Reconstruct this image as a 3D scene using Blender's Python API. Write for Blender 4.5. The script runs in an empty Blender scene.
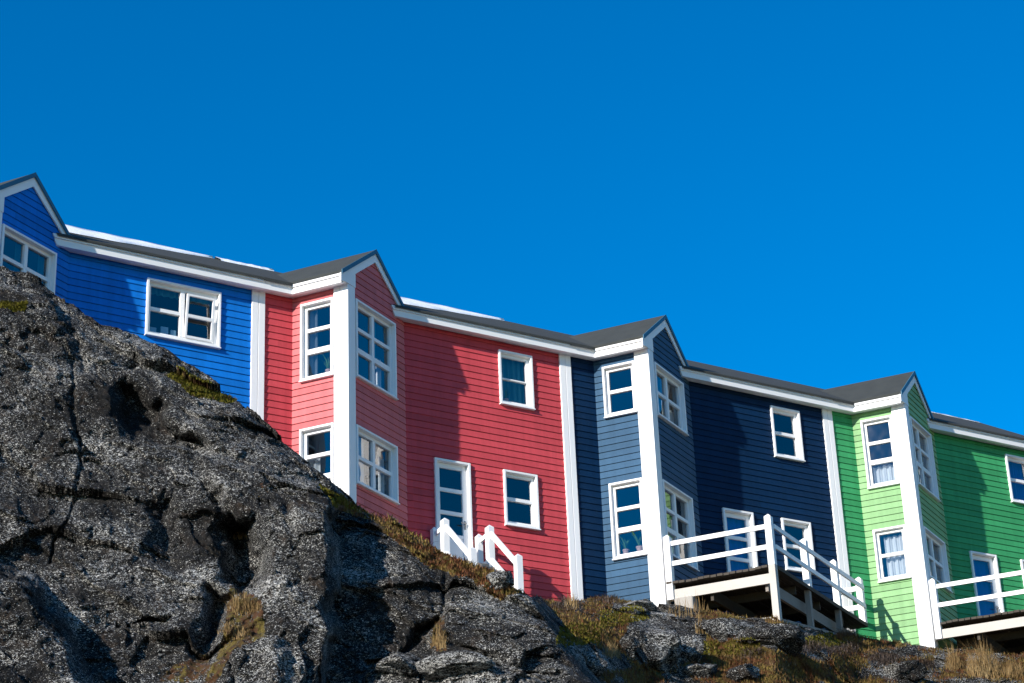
import bpy, bmesh, math, random
import numpy as np
from mathutils import Vector
random.seed(7); rng = np.random.default_rng(11)
SC = 0.9                    # metres per survey unit
CAMZ = 1.6
scene = bpy.context.scene
COL = scene.collection

# ------------------------------------------------------------------ camera
F_PX, PITCH, ROLL, YAW = 2068.67, 0.4224, -0.0418, 0.5532
cp, sp, cy, sy = math.cos(PITCH), math.sin(PITCH), math.cos(YAW), math.sin(YAW)
fwd = np.array([sy*cp, cy*cp, sp]); rt = np.array([cy, -sy, 0.0]); up = np.cross(rt, fwd)
cr, sr = math.cos(ROLL), math.sin(ROLL)
CR = rt*cr + up*sr; CU = up*cr - rt*sr
cam = bpy.data.cameras.new('camera'); co = bpy.data.objects.new('camera', cam); COL.objects.link(co)
from mathutils import Matrix
m = Matrix(((CR[0], CU[0], -fwd[0]), (CR[1], CU[1], -fwd[1]), (CR[2], CU[2], -fwd[2])))
co.matrix_world = Matrix.Translation((0, 0, CAMZ)) @ m.to_4x4()
cam.sensor_width = 36; cam.lens = F_PX/1024*36; cam.clip_end = 5000; cam.clip_start = 0.1
scene.camera = co

# ------------------------------------------------------------------ light
SUN = np.array([-2.85, -1.0, 1.145]); SUN /= np.linalg.norm(SUN)
elev = math.asin(SUN[2]); azim = math.atan2(SUN[0], SUN[1])
w = bpy.data.worlds.new('World'); scene.world = w; w.use_nodes = True
nt = w.node_tree; bg = nt.nodes['Background']
sky = nt.nodes.new('ShaderNodeTexSky'); sky.sky_type = 'NISHITA'; sky.sun_disc = False
sky.sun_elevation = elev; sky.sun_rotation = azim % (2*math.pi)
sky.air_density = 1.0; sky.dust_density = 0.0; sky.ozone_density = 2.0; sky.altitude = 300
hs_ = nt.nodes.new('ShaderNodeHueSaturation'); hs_.inputs['Saturation'].default_value = 1.6; hs_.inputs['Hue'].default_value = 0.506; hs_.inputs['Value'].default_value = 1.12
nt.links.new(sky.outputs[0], hs_.inputs['Color']); nt.links.new(hs_.outputs[0], bg.inputs[0]); bg.inputs[1].default_value = 0.12
sl = bpy.data.lights.new('sun', 'SUN'); sl.energy = 5.0; sl.angle = math.radians(0.5); sl.color = (1.0, 0.93, 0.84)
so = bpy.data.objects.new('sun', sl); COL.objects.link(so)
so.rotation_euler = Vector(SUN.tolist()).to_track_quat('Z', 'Y').to_euler()
so.location = (-20, -20, 30)
scene.view_settings.view_transform = 'Standard'; scene.view_settings.look = 'None'
scene.view_settings.gamma = 1; scene.view_settings.exposure = 0.45

# ------------------------------------------------------------------ materials
def nodes(name):
    m_ = bpy.data.materials.new(name); m_.use_nodes = True
    n = m_.node_tree; return m_, n, n.nodes['Principled BSDF']
def N(n, t, **k):
    x = n.nodes.new(t)
    for a, b in k.items():
        if a.startswith('i_'): x.inputs[a[2:].replace('_', ' ')].default_value = b
        else: setattr(x, a, b)
    return x
def noise(n, scale, detail=4, rough=.55, vec=None, dist=0):
    x = N(n, 'ShaderNodeTexNoise'); x.inputs['Scale'].default_value = scale; x.inputs['Detail'].default_value = detail
    x.inputs['Roughness'].default_value = rough; x.inputs['Distortion'].default_value = dist
    if vec is not None: n.links.new(vec, x.inputs['Vector'])
    return x
def ramp(n, src, stops, interp='LINEAR'):
    r = N(n, 'ShaderNodeValToRGB'); r.color_ramp.interpolation = interp
    els = r.color_ramp.elements
    while len(els) < len(stops): els.new(.5)
    for e, (p, c) in zip(els, stops): e.position = p; e.color = (*c, 1) if len(c) == 3 else c
    n.links.new(src, r.inputs[0]); return r
def mix(n, fac, a, b, mode='MIX'):
    x = N(n, 'ShaderNodeMix', data_type='RGBA', blend_type=mode)
    for s, v in ((0, fac), (6, a), (7, b)):
        if hasattr(v, 'links') or hasattr(v, 'is_linked'): n.links.new(v, x.inputs[s])
        else: x.inputs[s].default_value = v if s == 0 else (*v, 1)
    return x.outputs[2]
def bump(n, p, h, strength=.3, dist=.02):
    b = N(n, 'ShaderNodeBump'); b.inputs['Strength'].default_value = strength; b.inputs['Distance'].default_value = dist
    n.links.new(h, b.inputs['Height']); n.links.new(b.outputs[0], p.inputs['Normal']); return b
def geopos(n): return N(n, 'ShaderNodeNewGeometry').outputs['Position']

def paint(name, col, var=.18, rough=.65, worn=(0, 0, 0), wornamt=0.0, boards=False):
    m_, n, p = nodes(name); g = geopos(n)
    mp = N(n, 'ShaderNodeMapping'); mp.inputs['Scale'].default_value = (1, 1, 5); n.links.new(g, mp.inputs[0])
    a = noise(n, 1.3, 5, .6, g); b = noise(n, 9, 6, .7, mp.outputs[0])
    c1 = tuple(c*(1-var) for c in col); c2 = tuple(min(c*(1+var), .95) for c in col)
    base = mix(n, a.outputs[0], c1, c2)
    f2 = ramp(n, b.outputs[0], [(.35, (0, 0, 0)), (.75, (1, 1, 1))])
    base = mix(n, f2.outputs[0], base, mix(n, .5, base, c2))
    if boards:      # every board and every length of board took the paint a little differently
        sx = N(n, 'ShaderNodeSeparateXYZ'); n.links.new(g, sx.inputs[0])
        def mth(op, x, y=None):
            q = N(n, 'ShaderNodeMath', operation=op)
            for i_, z_ in enumerate((x, y)):
                if z_ is None: continue
                if hasattr(z_, 'is_linked'): n.links.new(z_, q.inputs[i_])
                else: q.inputs[i_].default_value = z_
            return q.outputs[0]
        row = mth('FLOOR', mth('DIVIDE', mth('SUBTRACT', sx.outputs[2], (17.64-4.4)*SC+CAMZ), .1635*SC))
        sg = mth('FLOOR', mth('ADD', mth('DIVIDE', sx.outputs[0], 2.9), mth('MULTIPLY', row, .37)))
        cx_ = N(n, 'ShaderNodeCombineXYZ'); n.links.new(row, cx_.inputs[0]); n.links.new(sg, cx_.inputs[1])
        wn_ = N(n, 'ShaderNodeTexWhiteNoise'); n.links.new(cx_.outputs[0], wn_.inputs[0])
        tone = ramp(n, wn_.outputs[0], [(0, (.80,)*3), (1, (1.0,)*3)])
        base = mix(n, 1.0, base, tone.outputs[0], 'MULTIPLY')
        st = N(n, 'ShaderNodeMapping'); st.inputs['Scale'].default_value = (6, 6, .35); n.links.new(g, st.inputs[0])
        sn = noise(n, 1, 5, .7, st.outputs[0]); sr_ = ramp(n, sn.outputs[0], [(.35, (.86,)*3), (.6, (1.0,)*3)])
        base = mix(n, 1.0, base, sr_.outputs[0], 'MULTIPLY')
    if wornamt:
        c = noise(n, 26, 6, .75, mp.outputs[0])
        r = ramp(n, c.outputs[0], [(.58, (0, 0, 0)), (.72, (wornamt,)*3)])
        base = mix(n, r.outputs[0], base, worn)
    n.links.new(base, p.inputs['Base Color']); p.inputs['Roughness'].default_value = rough
    p.inputs['Specular IOR Level'].default_value = .12
    bump(n, p, b.outputs[0], .12, .01)
    return m_
M = {}
M['blue'] = paint('blue_paint', (.004, .185, .66), .1, boards=True)
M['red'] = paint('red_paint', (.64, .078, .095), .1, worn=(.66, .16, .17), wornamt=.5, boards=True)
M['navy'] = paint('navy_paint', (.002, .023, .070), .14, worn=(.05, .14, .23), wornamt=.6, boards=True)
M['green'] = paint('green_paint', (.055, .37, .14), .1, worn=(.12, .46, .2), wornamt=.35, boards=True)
M['navy_bay'] = paint('faded_sunlit_navy_paint', (.042, .105, .19), .14, worn=(.12, .21, .29), wornamt=.6, boards=True)  # weathered bay paint, lightened further to paint in the sun contrast with the main wall
M['green_bay'] = paint('sunlit_green_paint', (.27, .49, .23), .1, worn=(.30, .55, .30), wornamt=.4, boards=True)  # paler copy of the green: the sunlit look of the bay painted into its colour
M['red_bay'] = paint('sunlit_red_paint', (.66, .17, .18), .1, worn=(.70, .30, .29), wornamt=.5, boards=True)  # lighter red for the bay, lit-to-shade contrast put into the base colour
M['white'] = paint('white_paint', (.84, .84, .84), .04, .45, worn=(.6, .6, .58), wornamt=.35)
M['greywood'] = paint('weathered_timber', (.26, .235, .21), .25, .8, worn=(.18, .16, .14), wornamt=.8)
M['palewood'] = paint('pale_weathered_paint', (.50, .47, .43), .2, .8, worn=(.22, .19, .16), wornamt=.9)
M['darkwood'] = paint('old_deck_timber', (.07, .06, .05), .3, .85, worn=(.3, .28, .25), wornamt=.5)
M['concrete'] = paint('concrete', (.36, .34, .31), .2, .9, worn=(.18, .17, .15), wornamt=.6)
M['interior'] = paint('interior_wall', (.05, .055, .065), .05, .8)
M['slat'] = paint('blind_slat', (.05, .22, .24), .1, .6)
M['flash'] = paint('blue_grey_flashing', (.045, .14, .22), .08, .4)
M['curtain'] = paint('curtain_cloth', (.72, .72, .70), .08, .9)
M['greycurtain'] = paint('grey_curtain_cloth', (.30, .34, .36), .15, .9)
M['bluecurtain'] = paint('blue_curtain_cloth', (.02, .10, .42), .12, .9)
M['doorpanel'] = paint('door_panel', (.62, .66, .68), .04, .4)
M['pot'] = paint('clay_pot', (.55, .36, .30), .1, .8)
M['leaf'] = paint('leaf', (.07, .17, .05), .3, .6)
M['metal'] = paint('handle_metal', (.3, .3, .3), .1, .35)
M['card'] = paint('pale_blue_card', (.28, .46, .55), .1, .8)

m_, n, p = nodes('roofing_felt'); g = geopos(n)
a = noise(n, 3, 5, .6, g); b = noise(n, 60, 4, .7, g)
c = ramp(n, a.outputs[0], [(.3, (.014, .018, .018)), (.7, (.034, .040, .038))])
n.links.new(mix(n, b.outputs[0], c.outputs[0], (.045, .05, .048)), p.inputs['Base Color'])
p.inputs['Roughness'].default_value = .9; bump(n, p, b.outputs[0], .4, .01); M['roof'] = m_

m_, n, p = nodes('snow'); g = geopos(n); a = noise(n, 12, 5, .6, g)
p.inputs['Base Color'].default_value = (.86, .88, .9, 1); p.inputs['Roughness'].default_value = .7
bump(n, p, a.outputs[0], .4, .03); M['snow'] = m_

m_ = bpy.data.materials.new('window_glass'); m_.use_nodes = True; n = m_.node_tree; n.nodes.clear()
out = N(n, 'ShaderNodeOutputMaterial'); mx = N(n, 'ShaderNodeMixShader'); tr = N(n, 'ShaderNodeBsdfTransparent')
gl = N(n, 'ShaderNodeBsdfGlossy'); gl.inputs['Roughness'].default_value = .01
lw = N(n, 'ShaderNodeLayerWeight'); lw.inputs['Blend'].default_value = .5
pw = N(n, 'ShaderNodeMath', operation='POWER'); n.links.new(lw.outputs['Facing'], pw.inputs[0]); pw.inputs[1].default_value = 4
fr = N(n, 'ShaderNodeMath', operation='MULTIPLY_ADD'); n.links.new(pw.outputs[0], fr.inputs[0]); fr.inputs[1].default_value = .8; fr.inputs[2].default_value = .17
tr.inputs[0].default_value = (.74, .80, .86, 1)
gn = noise(n, 1.4, 2, .5, geopos(n)); bm_ = N(n, 'ShaderNodeBump'); bm_.inputs['Strength'].default_value = .08; bm_.inputs['Distance'].default_value = .05
n.links.new(gn.outputs[0], bm_.inputs['Height']); n.links.new(bm_.outputs[0], gl.inputs['Normal'])
n.links.new(fr.outputs[0], mx.inputs[0]); n.links.new(tr.outputs[0], mx.inputs[1]); n.links.new(gl.outputs[0], mx.inputs[2])
n.links.new(mx.outputs[0], out.inputs[0]); M['glass'] = m_

def rock_mat(name, mossy=True, light=.56, dens=0.0):
    m_, n, p = nodes(name); g = geopos(n)
    mp = N(n, 'ShaderNodeMapping'); mp.inputs['Scale'].default_value = (.72, .9, 1.5); mp.inputs['Rotation'].default_value = (.1, .62, .3)
    n.links.new(g, mp.inputs[0]); v = mp.outputs[0]
    big = noise(n, .8, 4, .6, g, .4)
    def m2(op, x, y):
        q = N(n, 'ShaderNodeMath', operation=op)
        for i_, z_ in enumerate((x, y)):
            if hasattr(z_, 'is_linked'): n.links.new(z_, q.inputs[i_])
            else: q.inputs[i_].default_value = z_
        return q.outputs[0]
    bo = m2('MULTIPLY', m2('SUBTRACT', big.outputs[0], .5), .32)
    base = ramp(n, noise(n, 7, 8, .75, v).outputs[0], [(.35, (.002, .002, .002)), (.52, (.0065, .006, .0057)), (.70, (.03, .028, .026))])
    s1 = noise(n, 11, 4, .62, v, 1.1)                      # crusty lichen patches
    f1 = ramp(n, m2('ADD', s1.outputs[0], bo), [(.55-dens, (0, 0, 0)), (.61-dens, (.8,)*3)])
    c = mix(n, f1.outputs[0], base.outputs[0], (light*.065, light*.063, light*.06))
    s2 = noise(n, 27, 5, .72, v, .7)
    f2 = ramp(n, m2('ADD', s2.outputs[0], bo), [(.575-dens, (0, 0, 0)), (.60-dens, (.9,)*3)])
    c = mix(n, f2.outputs[0], c, (light*.8, light*.79, light*.75))
    s3 = noise(n, 60, 3, .6, v, .3)
    f4 = ramp(n, m2('ADD', s3.outputs[0], bo), [(.612-dens, (0, 0, 0)), (.632-dens, (1, 1, 1))])
    c = mix(n, f4.outputs[0], c, (light*1.15, light*1.14, light*1.08))
    dk = noise(n, 17, 5, .7, v, .6); f5 = ramp(n, dk.outputs[0], [(.41, (1, 1, 1)), (.48, (0, 0, 0))])
    c = mix(n, f5.outputs[0], c, (.005, .005, .005))
    br = noise(n, 2.2, 5, .7, g, .8); f3 = ramp(n, br.outputs[0], [(.56, (0, 0, 0)), (.70, (.55,)*3)])
    c = mix(n, f3.outputs[0], c, (.05, .032, .020))
    if mossy:
        at = N(n, 'ShaderNodeAttribute'); at.attribute_name = 'moss'
        mc = noise(n, 3.2, 5, .7, g, .5)
        mcol = ramp(n, mc.outputs[0], [(.30, (.04, .018, .010)), (.44, (.15, .06, .025)), (.52, (.12, .075, .025)), (.58, (.22, .17, .03)), (.70, (.30, .21, .10))])
        fn = noise(n, 40, 4, .8, g)
        mcol2 = mix(n, fn.outputs[0], mcol.outputs[0], (.012, .010, .006))
        edge = noise(n, 9, 5, .8, g)
        ma = N(n, 'ShaderNodeMath', operation='ADD'); n.links.new(at.outputs['Fac'], ma.inputs[0]); n.links.new(edge.outputs[0], ma.inputs[1])
        mf = ramp(n, ma.outputs[0], [(.93, (0, 0, 0)), (1.0, (1, 1, 1))])
        c = mix(n, mf.outputs[0], c, mcol2)
    n.links.new(c, p.inputs['Base Color']); p.inputs['Roughness'].default_value = .92
    p.inputs['Specular IOR Level'].default_value = .25
    h = N(n, 'ShaderNodeMath', operation='MULTIPLY_ADD'); n.links.new(s1.outputs[0], h.inputs[0]); h.inputs[1].default_value = 1.6
    n.links.new(s2.outputs[0], h.inputs[2]); bump(n, p, h.outputs[0], .8, .04)
    return m_
M['rock'] = rock_mat('lichen_rock')
M['boulder'] = rock_mat('boulder_rock', False)
M['paleboulder'] = rock_mat('pale_boulder_rock', False, .42, .035)

def veg_mat(name, stops, scale=2.5):
    m_, n, p = nodes(name); g = geopos(n)
    a = noise(n, scale, 4, .7, g, .4); c = ramp(n, a.outputs[0], stops)
    b = noise(n, 30, 2, .6, g)
    n.links.new(mix(n, b.outputs[0], c.outputs[0], tuple(x*.5 for x in stops[0][1])), p.inputs['Base Color'])
    p.inputs['Roughness'].default_value = .85; p.inputs['Specular IOR Level'].default_value = .2
    return m_
M['straw'] = veg_mat('dry_grass', [(.3, (.20, .12, .05)), (.5, (.42, .28, .12)), (.7, (.60, .46, .24))])
M['cover'] = veg_mat('heath_cover', [(.30, (.08, .035, .022)), (.42, (.26, .10, .04)), (.49, (.24, .15, .05)), (.55, (.36, .28, .06)), (.62, (.38, .22, .10)), (.74, (.54, .42, .24))], 2.4)
M['twig'] = veg_mat('grey_twigs', [(.35, (.10, .07, .06)), (.5, (.20, .155, .13)), (.7, (.32, .25, .19))], 4)
M['moss'] = veg_mat('yellow_moss', [(.35, (.07, .06, .010)), (.5, (.22, .20, .02)), (.7, (.36, .32, .05))], 6)

# ------------------------------------------------------------------ mesh builder
class MB:
    def __init__(s): s.v = []; s.f = []
    def quadbox(s, fm, u0, u1, o0, o1, z0, z1):
        i = len(s.v)
        for z in (z0, z1):
            for u, o in ((u0, o0), (u1, o0), (u1, o1), (u0, o1)): s.v.append(fm(u, o, z))
        s.f += [(i, i+1, i+2, i+3), (i+4, i+5, i+6, i+7), (i, i+1, i+5, i+4), (i+1, i+2, i+6, i+5), (i+2, i+3, i+7, i+6), (i+3, i, i+4, i+7)]
    def prism(s, pts, d):      # pts: planar polygon of 3-vectors, extruded by vector d
        i = len(s.v); k = len(pts)
        s.v += [tuple(p_) for p_ in pts] + [tuple(np.array(p_)+np.array(d)) for p_ in pts]
        s.f.append(tuple(range(i, i+k))); s.f.append(tuple(range(i+k, i+2*k)))
        for a in range(k): b_ = (a+1) % k; s.f.append((i+a, i+b_, i+k+b_, i+k+a))
    def bar(s, p0, p1, wd, ht, upv=(0, 0, 1)):     # rectangular bar between two points
        p0 = np.array(p0, float); p1 = np.array(p1, float); d = p1-p0; d /= np.linalg.norm(d)
        side = np.cross(d, upv); side /= np.linalg.norm(side); u_ = np.cross(side, d)
        a = side*wd/2; b_ = u_*ht/2
        s.prism([p0-a-b_, p0+a-b_, p0+a+b_, p0-a+b_], p1-p0)
    def face(s, *pts):
        i = len(s.v); s.v += [tuple(p_) for p_ in pts]; s.f.append(tuple(range(i, i+len(pts))))
    def tube(s, pts, r, k=5):
        i = len(s.v)
        for j, p_ in enumerate(pts):
            rr = r[j] if hasattr(r, '__len__') else r
            for q in range(k):
                an = 2*math.pi*q/k; s.v.append((p_[0]+rr*math.cos(an), p_[1]+rr*math.sin(an), p_[2]))
        for j in range(len(pts)-1):
            for q in range(k):
                s.f.append((i+j*k+q, i+j*k+(q+1) % k, i+(j+1)*k+(q+1) % k, i+(j+1)*k+q))
        s.f.append(tuple(i+q for q in range(k))); s.f.append(tuple(i+(len(pts)-1)*k+q for q in range(k)))
    def build(s, name, mat, parent=None, base=(0, 0, 0), bevel=0, smooth=False):
        me = bpy.data.meshes.new(name); b0 = np.array(base, float)
        me.from_pydata([tuple((np.array(q)-b0)*SC) for q in s.v], [], s.f)
        bm = bmesh.new(); bm.from_mesh(me); bmesh.ops.recalc_face_normals(bm, faces=bm.faces)
        if bevel: bmesh.ops.bevel(bm, geom=bm.edges[:], offset=bevel, segments=1, affect='EDGES')
        if smooth:
            for f in bm.faces: f.smooth = True
        bm.to_mesh(me); bm.free()
        me.materials.append(M[mat] if isinstance(mat, str) else mat)
        o = bpy.data.objects.new(name, me); COL.objects.link(o)
        if parent: o.parent = parent
        return o
def W(p_): return (p_[0]*SC, p_[1]*SC, p_[2]*SC+CAMZ)
def tag(o, label=None, cat=None, group=None, kind=None):
    if label: o['label'] = label
    if cat: o['category'] = cat
    if group: o['group'] = group
    if kind: o['kind'] = kind
    return o
def empty(name, pu):
    o = bpy.data.objects.new(name, None); o.location = W(pu); o.empty_display_size = .3; COL.objects.link(o); return o
def loose(mb, name, mat, base, **k):    # top-level mesh: vertices in survey units, absolute
    o = mb.build(name, mat, None, base, **k); o.location = W(base); return o

# ------------------------------------------------------------------ house geometry
A2 = np.array([0., 0.]); B2 = np.array([.788, -1.156]); C2 = np.array([2.81, 0.])
dL = (B2-A2)/np.linalg.norm(B2-A2); nL = np.array([dL[1], -dL[0]]); LL = np.linalg.norm(B2)
dR = (C2-B2)/np.linalg.norm(C2-B2); nR = np.array([dR[1], -dR[0]]); LR = np.linalg.norm(C2-B2)
def fM(u, o, z): return (u, -o, z)
def fL(u, o, z): q = B2-dL*u+nL*o; return (q[0], q[1], z)
def fR(u, o, z): q = B2+dR*u+nR*o; return (q[0], q[1], z)
FACE = dict(M=fM, L=fL, R=fR)
ZBOT = -4.4; BASE = (0, 0, -4.4)
def HO(k): return np.array([17.82+8.018*(k-1), 38.13, 17.64])
PITCHB = .1635
def clad(fm, umin, umax, z0, z1, holes, mb):
    nrow = int(math.ceil((z1-z0)/PITCHB)); g = .017; lip = .024
    for i in range(nrow):
        a = z0+i*PITCHB; b = min(a+PITCHB, z1)
        br = sorted({a, a+g, b} | {h[q] for h in holes for q in (2, 3) if a < h[q] < b})
        br = [q for q in br if q <= b]
        lipdone = False
        for c, d in zip(br[:-1], br[1:]):
            if d-c < 1e-5: continue
            mid = (c+d)/2; cuts = sorted([(h[0], h[1]) for h in holes if h[2] < mid < h[3]])
            segs = []; lo = None
            cur = None
            for (h0, h1) in cuts+[(None, None)]:
                if cur is None: s0 = (umin(c), umin(d))
                else: s0 = (cur, cur)
                s1 = (umax(c), umax(d)) if h0 is None else (h0, h0)
                if s1[0] > s0[0]+1e-4 or s1[1] > s0[1]+1e-4:
                    segs.append((s0[0], max(s1[0], s0[0]), s0[1], max(s1[1], s0[1])))
                cur = h1
            def off(z): return .0 if z < a+g-1e-6 else lip*(1-.75*(z-a-g)/PITCHB)
            groove = mid < a+g
            for (u00, u01, u10, u11) in segs:
                o0, o1 = (0, 0) if groove else (off(c), off(d))
                mb.face(fm(u00, o0, c), fm(u01, o0, c), fm(u11, o1, d), fm(u10, o1, d))
                if not groove and abs(c-(a+g)) < 1e-6:
                    mb.face(fm(u00, 0, c), fm(u01, 0, c), fm(u01, o0, c), fm(u00, o0, c))
            if groove is False and False: pass
def cst(v): return lambda z: v

def window(hs, fm, u0, u1, z0, z1, rows, cols, label=None, curtain=None, thin=False, openr=False, name='window', pr=.07):
    """outer box frame standing proud, sash behind the reveal, glazing bars, glass, curtain"""
    mb = MB(); c = .05; si = -.15; so_ = pr
    mb.quadbox(fm, u0, u0+c, si, so_, z0, z1); mb.quadbox(fm, u1-c, u1, si, so_, z0, z1)
    mb.quadbox(fm, u0+c, u1-c, si, so_-.002, z1-c, z1); mb.quadbox(fm, u0+c, u1-c, si, so_-.002, z0, z0+c)
    mb.quadbox(fm, u0-.012, u1+.012, 0.0, so_+.03, z0-.03, z0-.001)      # sill drip
    s0, s1 = -.115, -.035; sw = .075
    a0, a1, b0, b1 = u0+c, u1-c, z0+c, z1-c
    mb.quadbox(fm, a0, a0+sw, s0, s1, b0, b1); mb.quadbox(fm, a1-sw, a1, s0, s1, b0, b1)
    mb.quadbox(fm, a0+sw, a1-sw, s0, s1-.003, b0, b0+sw); mb.quadbox(fm, a0+sw, a1-sw, s0, s1-.003, b1-sw, b1)
    g0, g1, h0, h1 = a0+sw, a1-sw, b0+sw, b1-sw
    cw = .10
    for i in range(1, cols):
        x = g0+(g1-g0)*i/cols; mb.quadbox(fm, x-cw/2, x+cw/2, s0, s1+.004, h0, h1)
    fr_ = np.cumsum([0]+list(rows))/sum(rows)
    bw = .035 if thin else .085
    for ci in range(cols):
        if openr and ci: continue
        x0 = g0+(g1-g0)*ci/cols+(cw/2 if ci else 0); x1 = g0+(g1-g0)*(ci+1)/cols-(cw/2 if ci < cols-1 else 0)
        for i in range(1, len(rows)):
            z = h0+(h1-h0)*fr_[i]
            bb = bw*(1.45 if (len(rows) == 3 and i == 1) else 1)
            mb.quadbox(fm, x0, x1, s0+.002, s1-.001, z-bb/2, z+bb/2)
    wn = mb.build(name, 'white', hs, BASE, bevel=.004*SC)
    if label: wn['label'] = label
    pm = MB(); pm.face(fm(a0+.02, -.085, b0+.02), fm(a1-.02, -.085, b0+.02), fm(a1-.02, -.085, b1-.02), fm(a0+.02, -.085, b1-.02))
    pm.build('pane', 'glass', wn, BASE)
    if openr:     # outward tilted sash in the right light
        x0 = g0+(g1-g0)/2+cw/2+.004; x1 = g1-.03; zt = h1-.08; zb = h0+.004; sm = MB(); t = .045
        def ft(u, o, z): return fm(u, o-.045+.10*(z-zb)/(zt-zb), z)
        sm.quadbox(ft, x0, x0+t, .0, .05, zb, zt); sm.quadbox(ft, x1-t, x1, .0, .05, zb, zt)
        sm.quadbox(ft, x0+t, x1-t, .001, .049, zt-t, zt); sm.quadbox(ft, x0+t, x1-t, .001, .049, zb, zb+t)
        sm.quadbox(ft, x0+t, x1-t, .001, .049, (zb+zt)/2-.035, (zb+zt)/2+.035)
        sm.build('open_sash', 'white', wn, BASE)
    if curtain:
        for (c0, c1, zt_, zb_, mt) in curtain:
            cm = MB(); nn = 40; U0 = a0+(a1-a0)*c0; U1 = a0+(a1-a0)*c1; Zt = b0+(b1-b0)*zt_; Zb = b0+(b1-b0)*zb_
            ph = random.random()*6
            for i in range(nn):
                q0, q1 = i/nn, (i+1)/nn
                wv = lambda q: -.24+.035*math.sin(q*(U1-U0)*42+ph)+.012*math.sin(q*91)
                cm.face(fm(U0+(U1-U0)*q0, wv(q0), Zb), fm(U0+(U1-U0)*q1, wv(q1), Zb), fm(U0+(U1-U0)*q1, wv(q1), Zt), fm(U0+(U1-U0)*q0, wv(q0), Zt))
            cm.build('curtain', mt, wn, BASE)
    return wn

def door(hs, u0, u1, z1, zf, glass_to, label=None, curtain=None):
    fm = fM; mb = MB(); c = .055
    mb.quadbox(fm, u0, u0+c, -.15, .07, zf, z1); mb.quadbox(fm, u1-c, u1, -.15, .07, zf, z1)
    mb.quadbox(fm, u0+c, u1-c, -.15, .068, z1-c, z1); mb.quadbox(fm, u0+c, u1-c, -.15, .10, zf-.05, zf-.001)
    fr_ = mb.build('door_frame', 'white', hs, BASE, bevel=.004*SC)
    a0, a1, b0, b1 = u0+c+.004, u1-c-.004, zf+.004, z1-c-.004; mb = MB(); s = .115
    mb.quadbox(fm, a0, a0+s, -.11, -.05, b0, b1); mb.quadbox(fm, a1-s, a1, -.11, -.05, b0, b1)
    zs = np.linspace(b1-s, glass_to, 4)
    mb.quadbox(fm, a0+s, a1-s, -.11, -.052, b1-s, b1)
    for i in range(1, 4):
        mb.quadbox(fm, a0+s, a1-s, -.11, -.052, zs[i]-.02, zs[i]+.07)
    mb.quadbox(fm, a0+s, a1-s, -.105, -.065, b0, glass_to-.02)
    d = mb.build('door', 'white', hs, BASE, bevel=.004*SC)
    if label: d['label'] = label
    pm = MB(); pm.face(fm(a0+.05, -.085, glass_to), fm(a1-.05, -.085, glass_to), fm(a1-.05, -.085, b1-.04), fm(a0+.05, -.085, b1-.04))
    pm.build('pane', 'glass', d, BASE)
    hb = MB(); hb.bar(fm(a1-.07, -.04, zf+1.08), fm(a1-.07, .02, zf+1.08), .02, .02); hb.bar(fm(a1-.07, .012, zf+1.08), fm(a1-.2, .012, zf+1.08), .02, .025)
    hb.quadbox(fm, a1-.095, a1-.045, -.052, -.04, zf+.95, zf+1.15)
    hb.build('handle', 'metal', d, BASE)
    if curtain:
        cm = MB(); nn = 30
        for i in range(nn):
            q0, q1 = i/nn, (i+1)/nn; wv = lambda q: -.2+.03*math.sin(q*26)
            cm.face(fm(a0+(a1-a0)*q0, wv(q0), zf+.1), fm(a0+(a1-a0)*q1, wv(q1), zf+.1), fm(a0+(a1-a0)*q1, wv(q1), b1), fm(a0+(a1-a0)*q0, wv(q0), b1))
        cm.build('curtain', curtain, d, BASE)
    return d

XL, XR = -.847, 7.171            # party lines
ZE = 2.42                        # wall top under the soffit
RS = .6; RY = 2.6                # roof slope, ridge line
def zroof(y): return 2.66+RS*(y+.33)
ZT, ZB = 2.624, 2.384

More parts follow.
